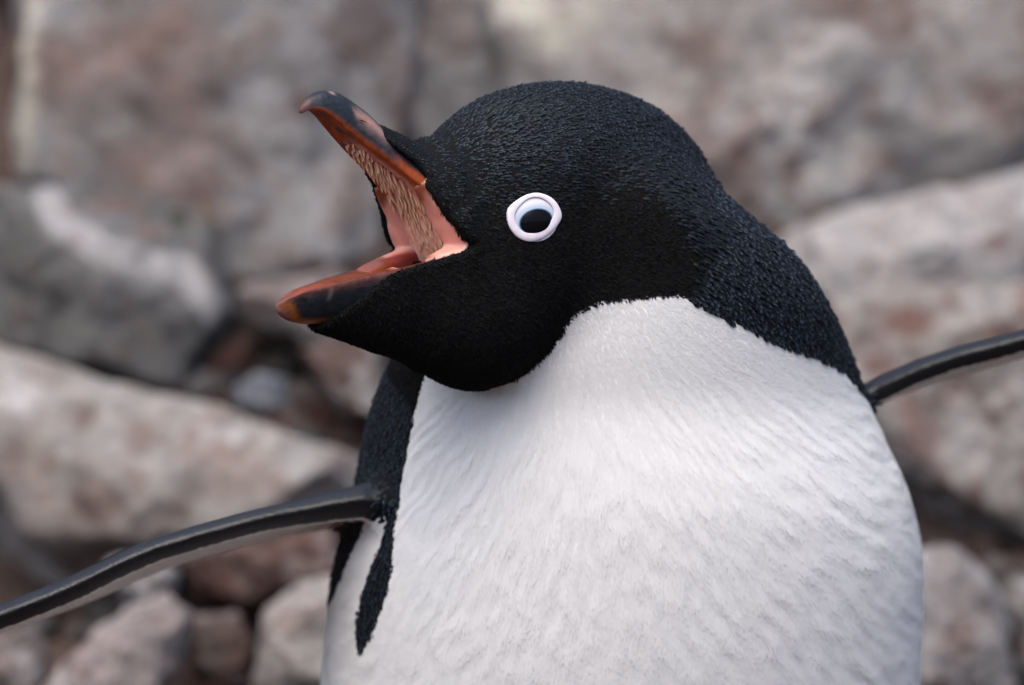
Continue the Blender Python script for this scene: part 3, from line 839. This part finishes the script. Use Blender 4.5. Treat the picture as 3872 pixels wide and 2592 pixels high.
order = np.argsort(UPC[:, 0])
def palate(F):
    U = np.interp(F, UPC[order, 0], UPC[order, 1]); w = np.interp(F, UPC[order, 0], UPC[order, 2])
    return U, w
rows = np.concatenate([np.arange(94, 44, -4.2), np.arange(42, -16, -4.4)])
ns = 0
for i, Fr in enumerate(rows):
    U0, w = palate(Fr)
    half = 0.58 * w if Fr > 20 else np.interp(Fr, [-20, 20], [16, 29])
    pitch_ = np.interp(Fr, [-10, 40, 95], [6.0, 5.4, 4.2])
    cnt = max(2, int(round(2 * half / pitch_)))
    for k in range(cnt):
        if k in (0, cnt - 1) and rng.random() < 0.4: continue
        S0 = -0.22 * half * smoothstep(0, 40, Fr) - 3 - half + 2 * half * (k + 0.5 * (i % 2) + 0.25) / cnt + rng.uniform(-1.8, 1.8)
        L = np.interp(Fr, [-16, 10, 40, 70, 92], [14, 17, 15, 11, 5]) * rng.uniform(0.7, 1.25) * (1.0 - 0.22 * abs(S0 / half) ** 2)
        F1 = Fr + rng.uniform(-2.6, 2.6); U0, _ = palate(F1)
        p = head_pt(F1, S0, U0 + 1.5)
        q = head_pt(F1 - rng.uniform(.38, .56) * L, S0 + rng.uniform(-.02, .24) * L, U0 + 1.0 - 0.84 * L)
        z = unit(dir_world(q - p))[0]
        out = unit(dir_world(head_pt(0.8, 0, -0.6) - head_pt(0, 0, 0)))[0]
        x = unit(np.cross(out, z)); y = np.cross(z, x)
        lw = L * UNIT * HS * 1.05
        wd = 7.2 * UNIT * np.interp(L, [5, 18], [1.2, 1.7]) * rng.uniform(.85, 1.15)
        p_w = to_world(p)[0] - BASE
        mtx = Matrix(((x[0] * wd, y[0] * wd, z[0] * lw, p_w[0]), (x[1] * wd, y[1] * wd, z[1] * lw, p_w[1]), (x[2] * wd, y[2] * wd, z[2] * lw, p_w[2]), (0, 0, 0, 1)))
        o = add("spine", spine_meshes[ns % 5], lining)
        o.matrix_local = mtx
        ns += 1
print("spines", ns)

# ------------------------------------------------------------------ eyes
RING_OUT = [(560, 715), (620, 650), (700, 578), (800, 500), (900, 440), (1000, 400), (1100, 382), (1200, 390), (1300, 422), (1390, 462), (1450, 510), (1510, 580), (1550, 655), (1580, 755), (1622, 800), (1585, 860), (1550, 920), (1500, 1000), (1400, 1110), (1280, 1205),
            (1150, 1268), (1000, 1298), (850, 1268), (720, 1172), (660, 1100), (620, 1025), (585, 930), (578, 850), (582, 780)]
RING_IN = [(700, 832), (722, 770), (755, 712), (800, 650), (850, 592), (910, 540), (970, 502), (1040, 478), (1100, 470), (1170, 478), (1230, 498), (1295, 535), (1350, 580), (1395, 630), (1428, 690), (1440, 770), (1420, 830), (1390, 880), (1340, 936), (1280, 990), (1150, 1088),
           (1020, 1134), (900, 1132), (800, 1052), (765, 1000), (735, 945), (712, 895)]
EC = np.array([1090.0, 850.0]); EK = 0.05397

def polar(poly, n):
    p = (np.array(poly, float) - EC) * EK
    a = np.arctan2(p[:, 1], p[:, 0]); r = np.hypot(p[:, 0], p[:, 1])
    o = np.argsort(a); a = a[o]; r = r[o]
    t = np.linspace(-math.pi, math.pi, n, endpoint=False)
    rr_ = np.interp(t, np.concatenate([a - 2 * math.pi, a, a + 2 * math.pi]), np.tile(r, 3))
    for _ in range(5):
        rr_ = 0.25 * np.roll(rr_, 1) + 0.5 * rr_ + 0.25 * np.roll(rr_, -1)
    return t, rr_

def build_eye(mirror):
    c2 = np.array([476.0 + EC[0] * EK, 171.9 + EC[1] * EK])
    d = np.hypot((bv[:, 0] - 512) / (1 + bv[:, 2] / DIST) + 512 - c2[0], (bv[:, 1] - 342.5) / (1 + bv[:, 2] / DIST) + 342.5 - c2[1])
    near = np.where((d < 9) & (bv[:, 2] < 150))[0]
    nn = unit(bn[near].mean(0)[None])[0]
    cen = at(c2[0], c2[1], float(np.median(bv[near, 2])))
    Fc, Sc, Uc = head_co(*cen)
    def place(dx, dy, h):
        """offset in the plane of the eye as seen, h above the skin"""
        dx = np.asarray(dx, float); dy = np.asarray(dy, float)
        dz = -(nn[0] * dx + nn[1] * dy) / nn[2]
        p = cen + np.stack([dx, dy, dz], -1) + np.asarray(h, float)[..., None] * nn
        if mirror:
            F, S, U = head_co(p[..., 0], p[..., 1], p[..., 2])
            p = head_pt(F, -S, U)
        return p
    n = 72
    t, ro = polar(RING_OUT, n); _, ri = polar(RING_IN, n)
    V = []
    prof = [(1.04, -5.0), (1.0, 0.5), (0.95, 1.2), (0.55, 1.6), (0.2, 1.8), (0.04, 1.6), (0.0, 1.1), (0.0, -2.0)]
    for f, h in prof:
        r = ri + (ro - ri) * f
        lump = 0.12 * np.array([pnoise(np.array([[math.cos(x) * 4, math.sin(x) * 4, f * 3]]), 5)[0] for x in t])
        V.append(place(r * np.cos(t), r * np.sin(t), h + lump * (0 < f < 1)))
    V = np.concatenate(V)
    Q = [(j * n + k, j * n + (k + 1) % n, (j + 1) * n + (k + 1) % n, (j + 1) * n + k) for j in range(len(prof) - 1) for k in range(n)]
    if not mirror: Q = [q[::-1] for q in Q]
    tone = np.tile(np.array([0.58, 0.55, 0.61]), (len(V), 1))
    fl = np.tile(np.array([f for f, _ in prof])[:, None], (1, n)).ravel()
    ang = np.tile(t, len(prof))
    tone = mixc(tone, np.array([0.60, 0.48, 0.50]), smoothstep(0.93, 1.0, fl) * 0.4)
    tone = mixc(tone, np.array([0.36, 0.27, 0.33]), smoothstep(0.06, 0.0, fl) * 0.8)
    for a0 in (1.45, 1.95, 2.5, -2.6, 0.9):
        tone = mixc(tone, np.array([0.62, 0.42, 0.40]), 0.55 * np.exp(-((ang - a0) / 0.05) ** 2))
    M = principled("eye_ring_skin", None, rough=0.7, spec=0.15, sss=0.25, sss_scale=0.0012) if not mirror else bpy.data.materials["eye_ring_skin"]
    ring = add("eye_ring", wmesh("eye_ring", V, Q, M, tone), penguin)
    # eyeball: shallow dome under the lids, pale iris and dark wet pupil
    m, rings = 72, 36
    Rr = 24.0
    V = []; C = []
    pc = (np.array([1105.0, 925.0]) - EC) * EK; ca, sa = math.cos(-0.30), math.sin(-0.30)
    for i in range(rings + 1):
        r = Rr * (i / rings)
        for k in range(m):
            a = 2 * math.pi * k / m
            x, y = r * math.cos(a), r * math.sin(a)
            V.append((x, y))
    V = np.array(V)
    dome = 3.4 * (1 - (V[:, 0] ** 2 + V[:, 1] ** 2) / Rr ** 2)
    ex = ((V[:, 0] - pc[0]) * ca + (V[:, 1] - pc[1]) * sa) / 16.6; ey = (-(V[:, 0] - pc[0]) * sa + (V[:, 1] - pc[1]) * ca) / 12.4
    er = np.hypot(ex, ey)
    tone = mixc(np.tile(np.array([0.004, 0.004, 0.005]), (len(V), 1)), np.array([0.02, 0.06, 0.13]), smoothstep(0.94, 1.0, er))
    tone = mixc(tone, np.array([0.34, 0.41, 0.50]), smoothstep(0.99, 1.10, er))
    tone = mixc(tone, np.array([0.56, 0.55, 0.61]), smoothstep(1.12, 1.6, er))
    dome = dome + 2.2 * np.clip(1 - er ** 2, 0, 1)
    P = place(V[:, 0], V[:, 1], dome - 0.6)
    Q = [(i * m + k, i * m + (k + 1) % m, (i + 1) * m + (k + 1) % m, (i + 1) * m + k) for i in range(rings) for k in range(m)]
    if not mirror: Q = [q[::-1] for q in Q]
    M = principled("eyeball", None, rough=0.06, spec=0.06) if not mirror else bpy.data.materials["eyeball"]
    ball = add("eyeball", wmesh("eyeball", P, Q, M, tone), penguin)
    if not mirror:
        tag(ring, "white fleshy ring round the eye"); tag(ball, "eyeball with black pupil")
    return cen, nn
eye_c, eye_n = build_eye(False)
build_eye(True)
eye_h = head_co(*eye_c)

# ------------------------------------------------------------------ feet and tail, below the frame
M_FOOT = principled("foot_skin", (0.55, 0.30, 0.27), rough=0.7, spec=0.3, bump=(300, 0.002, 0.5), mottling=(200, 0.2))
def foot(side):
    cx = BASE[0] + side * 0.048
    parts = []
    px_, py_, pz_ = np.meshgrid(np.arange(-0.06, 0.0601, 0.004), np.arange(-0.12, 0.0601, 0.004), np.arange(-0.004, 0.1001, 0.004), indexing='ij')
    d = np.full(px_.shape, 9.0)
    for ang in (-0.45, 0.0, 0.45):
        q = (math.sin(ang) * 0.075, -0.03 - math.cos(ang) * 0.075, 0.008)
        d = smin(d, capsule(px_, py_, pz_, (0, -0.01, 0.016), q, 0.013, 0.008), 0.012)
    d = smin(d, capsule(px_, py_, pz_, (0, -0.005, 0.018), (0, 0.01, 0.09), 0.014, 0.02), 0.012)
    d = np.maximum(d, 0.001 - pz_)
    v, q = surface_nets(d, np.arange(-0.06, 0.0601, 0.004), np.arange(-0.12, 0.0601, 0.004), np.arange(-0.004, 0.1001, 0.004))
    return add("foot", make_mesh("foot", v + np.array([cx, BASE[1] - 0.01, 0.0]) - BASE, q, M_FOOT), penguin)
foot(-1); foot(1)
tv = []
for i in range(9):
    a = (i - 4) * 0.09
    tv.append((math.sin(a), math.cos(a)))
Vt, Qt = [], []
for i, (sx, cyy) in enumerate(tv):
    for k in range(5):
        t = k / 4
        L = 0.15 * t
        wdt = 0.011 * (1 - 0.8 * t ** 2)
        p = np.array([sx * L, 0.10 + cyy * L, 0.115 - 0.095 * t + 0.002 * (i % 2)])
        Vt += [p + (-wdt, 0, 0), p + (0, 0, 0.003), p + (wdt, 0, 0), p + (0, 0, -0.002)]
    b = i * 20
    for k in range(4):
        for j in range(4):
            Qt.append((b + k * 4 + j, b + k * 4 + (j + 1) % 4, b + k * 4 + 4 + (j + 1) % 4, b + k * 4 + 4 + j))
add("tail", make_mesh("tail", np.array(Vt), Qt, principled("tail_feather", (0.012, 0.013, 0.016), rough=0.5, bump=(200, 0.001, 0.4))), penguin)

# ------------------------------------------------------------------ plumage: small real feathers over the whole skin
tri = np.concatenate([bq[:, [0, 1, 2]], bq[:, [0, 2, 3]]])
ta = 0.5 * np.linalg.norm(np.cross(bv[tri[:, 1]] - bv[tri[:, 0]], bv[tri[:, 2]] - bv[tri[:, 0]]), axis=1)
tc_ = bv[tri].mean(1)

def scatter(weight, count):
    w = ta * weight
    cs = np.cumsum(w); 
    k = np.searchsorted(cs, rng.random(count) * cs[-1])
    k = np.minimum(k, len(tri) - 1)
    r1 = np.sqrt(rng.random(count)); r2 = rng.random(count)
    b0, b1, b2 = 1 - r1, r1 * (1 - r2), r1 * r2
    t = tri[k]
    p = bv[t[:, 0]] * b0[:, None] + bv[t[:, 1]] * b1[:, None] + bv[t[:, 2]] * b2[:, None]
    n = unit(bn[t[:, 0]] * b0[:, None] + bn[t[:, 1]] * b1[:, None] + bn[t[:, 2]] * b2[:, None])
    return p, n

def thin(p, n, r):
    """keep one point per small cell so that the feathers sit evenly"""
    key = np.floor(p / r + 0.37).astype(np.int64) + 4000
    k = (key[:, 0] * 10000 + key[:, 1]) * 10000 + key[:, 2]
    _, i = np.unique(k, return_index=True)
    i = rng.permutation(i)
    return p[i], n[i]

BILL_ROOT = head_pt(120, 0, 60)
def flow(p, n):
    F, S, U = head_co(*p.T)
    hd = head_sdf(F, S, U) * HS; bd = body_sdf(*p.T)
    wb = smoothstep(-25, 30, hd - bd)
    dh = unit(p - BILL_ROOT) + np.array([0, 0.15, 0.15])
    c = np.stack([np.interp(p[:, 1], S_Y, S_C), np.zeros(len(p)), np.interp(p[:, 1], S_Y, S_Z)], 1)
    db = unit(p - np.array([575.0, 250.0, 150.0])) + np.array([0, 0.30, 0.0])
    low = smoothstep(550, 900, p[:, 1])
    db = db * (1 - low)[:, None] + np.array([0, 1.0, 0.2]) * low[:, None]
    d = unit(dh) * (1 - wb)[:, None] + unit(db) * wb[:, None]
    fl = (flip_sdf(*p.T, TL) < 3) & (bd > 0); fr = (flip_sdf(*p.T, TR) < 3) & (bd > 0)
    d[fl] = np.array([-1, 0.35, 0.5]); d[fr] = np.array([1, -0.1, 0.5])
    d = d - (d * n).sum(1, keepdims=True) * n
    return unit(d)

def blades(name, p, n, L, Wd, tilt, mat, colour, cup=0.25, curl=0.5, wander=0.18, soften=0.0, rollv=0.35, knee=0.5):
    N = len(p)
    t = flow(p, n)
    b = np.cross(n, t)
    ang = wander * rng.standard_normal(N)
    t = t * np.cos(ang)[:, None] + b * np.sin(ang)[:, None]
    b = np.cross(n, t)
    ct, st = np.cos(tilt)[:, None], np.sin(tilt)[:, None]
    a = t * ct + n * st
    nn = n * ct - t * st
    roll = rollv * rng.standard_normal(N)[:, None]
    b2 = b * np.cos(roll) + nn * np.sin(roll)
    L = L[:, None]; Wd = Wd[:, None]
    root = p - n * 1.2
    mid = root + a * L * knee
    st2 = np.sin(tilt * (1 - curl))[:, None]
    tip = mid + (t * np.cos(tilt * (1 - curl))[:, None] + n * st2) * L * (1 - knee)
    V = np.stack([root - b2 * Wd * .3, root + b2 * Wd * .3, mid - b2 * Wd * .5, mid + nn * Wd * cup, mid + b2 * Wd * .5, tip], 1).reshape(-1, 3)
    f = np.array([(0, 3, 1), (0, 2, 3), (1, 3, 4), (2, 5, 3), (3, 5, 4)])
    Fc = (np.arange(N)[:, None, None] * 6 + f[None]).reshape(-1, 3)
    C = colour.reshape(-1, 3) if colour.ndim == 3 else np.repeat(colour, 6, 0)
    o = add(name, wmesh(name, V, Fc, mat, C), penguin)
    tag(o, kind="stuff")
    if soften > 0:
        # lay the shading towards the lie of the whole coat
        me = o.data
        vn = np.empty(len(me.vertices) * 3, np.float32); me.vertex_normals.foreach_get("vector", vn); vn = vn.reshape(-1, 3)
        sn = np.repeat(dir_world(n), 6, 0)
        vn = np.where((vn * sn).sum(1, keepdims=True) < 0, -vn, vn)
        me.normals_split_custom_set_from_vertices(unit(vn * (1 - soften) + sn * soften).astype(np.float32))
    return o

tw, tvel, tfl = regions(tc_, unit(bn[tri].mean(1)))
dens_vis = np.where(tc_[:, 1] > 780, 0.05, 1.0) * np.where(tc_[:, 2] > np.interp(tc_[:, 1], S_Y, S_Z) + 60, 0.45, 1.0)
eye_d = np.linalg.norm(tc_ - eye_c, axis=1)
not_eye = 1.0
def clear_of_eye(p):
    ok = np.ones(len(p), bool)
    F, S, U = head_co(*p.T)
    for s in (1, -1):
        e = head_pt(eye_h[0], s * eye_h[1], eye_h[2])
        q = p - e
        if s == 1:
            a = np.arctan2(q[:, 1], q[:, 0]); r = np.hypot(q[:, 0], q[:, 1])
            tt, ro = polar(RING_OUT, 72)
            lim = np.interp(a, tt, ro) - 1.0
            ok &= ~((r < lim) & (np.abs(q[:, 2]) < 60))
        else:
            ok &= np.linalg.norm(q, axis=1) > 26
    # none inside the mouth
    cavd = gape_wedge(F, U, 2.0)
    ok &= ~((cavd < 0.0) & (F > 2))
    ok &= ~((np.abs(S) < 48) & (F > -60) & (F < 40) & (carve_lip(F, S, U) > -4) & (carve_lip(F, S, U) < 4) & (np.abs(S) < 45) & (np.abs(U) < 130) & (head_sdf(F, S, U) < -6))
    return ok

M_GLOSS = principled("black_feather", None, rough=0.45, spec=0.13, tint=(0.66, 0.83, 1.0))
M_VELV = principled("velvet_feather", None, rough=0.8, spec=0.05)
M_WHITE = principled("white_feather", None, rough=0.8, spec=0.1)
_nt = M_WHITE.node_tree
_tr = _nt.nodes.new("ShaderNodeBsdfTranslucent"); _mx = _nt.nodes.new("ShaderNodeMixShader"); _mx.inputs[0].default_value = 0.38
_nt.links.new(_nt.nodes["Attribute"].outputs["Color"], _tr.inputs["Color"])
_nt.links.new(_nt.nodes["Principled BSDF"].outputs[0], _mx.inputs[1]); _nt.links.new(_tr.outputs[0], _mx.inputs[2])
_nt.links.new(_mx.outputs[0], _nt.nodes["Material Output"].inputs["Surface"])

def black_col(N, base, var):
    return np.array(base) * (1 + var * rng.standard_normal(N))[:, None].clip(0.3, 2.0)

# glossy scale feathers of crown, nape and back
w = (~tw) * np.clip(1 - 1.1 * tvel, 0, 1) * (~tfl) * dens_vis
p, n = scatter(w, 300000); p, n = thin(p, n, 3.8); k = clear_of_eye(p); p, n = p[k], n[k]
N = len(p); print("gloss", N)
hy = smoothstep(560, 760, p[:, 0])
L = (8.5 + 4.5 * hy + 3 * smoothstep(350, 450, p[:, 1])) * rng.uniform(.8, 1.2, N)
F, S, U = head_co(*p.T)
L = L * np.interp(F, [-60, 20, 70], [1, 0.65, 0.4])
_, gv_, _ = regions(p, n)
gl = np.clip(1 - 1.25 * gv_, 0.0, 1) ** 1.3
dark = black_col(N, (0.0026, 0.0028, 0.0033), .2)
tipc = np.array([0.062, 0.080, 0.108]) * (rng.uniform(.2, 1.3, N) * (0.12 + 0.88 * gl))[:, None]  # blue tip colour, brightened to paint glints and fading into the velvet
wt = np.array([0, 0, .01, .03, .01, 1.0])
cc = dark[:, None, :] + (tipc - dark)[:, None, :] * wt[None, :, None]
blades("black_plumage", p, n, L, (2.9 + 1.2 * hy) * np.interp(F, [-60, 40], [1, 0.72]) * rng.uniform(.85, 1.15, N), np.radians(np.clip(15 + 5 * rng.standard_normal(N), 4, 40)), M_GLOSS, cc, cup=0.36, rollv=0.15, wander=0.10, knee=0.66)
# short velvet of face and throat
w = (~tw) * tvel * (~tfl) * dens_vis
p, n = scatter(w, 110000); k = clear_of_eye(p); p, n = p[k], n[k]
N = len(p)
blades("face_plumage", p, n, 4.8 * rng.uniform(.7, 1.3, N), 1.5 * rng.uniform(.8, 1.2, N), np.radians(np.clip(30 + 10 * rng.standard_normal(N), 8, 60)), M_VELV, black_col(N, (0.0050, 0.0048, 0.0048), .4), wander=0.4, soften=0.3)
# white breast
w = tw * (~tfl) * dens_vis
p, n = scatter(w, 460000); p, n = thin(p, n, 2.45)
fw, _, _ = regions(p, n); p, n = p[fw], n[fw]; N = len(p); print("white", N)
near = smoothstep(460, 330, p[:, 1])
p = p + n * 1.15
L = (11 - 4.5 * near) * rng.uniform(.88, 1.12, N)
tl = np.radians(np.clip(5.2 + 1.0 * rng.standard_normal(N), 3, 9))
cw = np.array([0.82, 0.82, 0.815]) * (1 + (0.015 * rng.standard_normal(N)).clip(-.1, .04))[:, None]
blades("white_plumage", p, n, L, (2.7 - 0.6 * near) * rng.uniform(.8, 1.2, N), tl, M_WHITE, cw, cup=0.05, wander=0.08, soften=0.98, rollv=0.04)
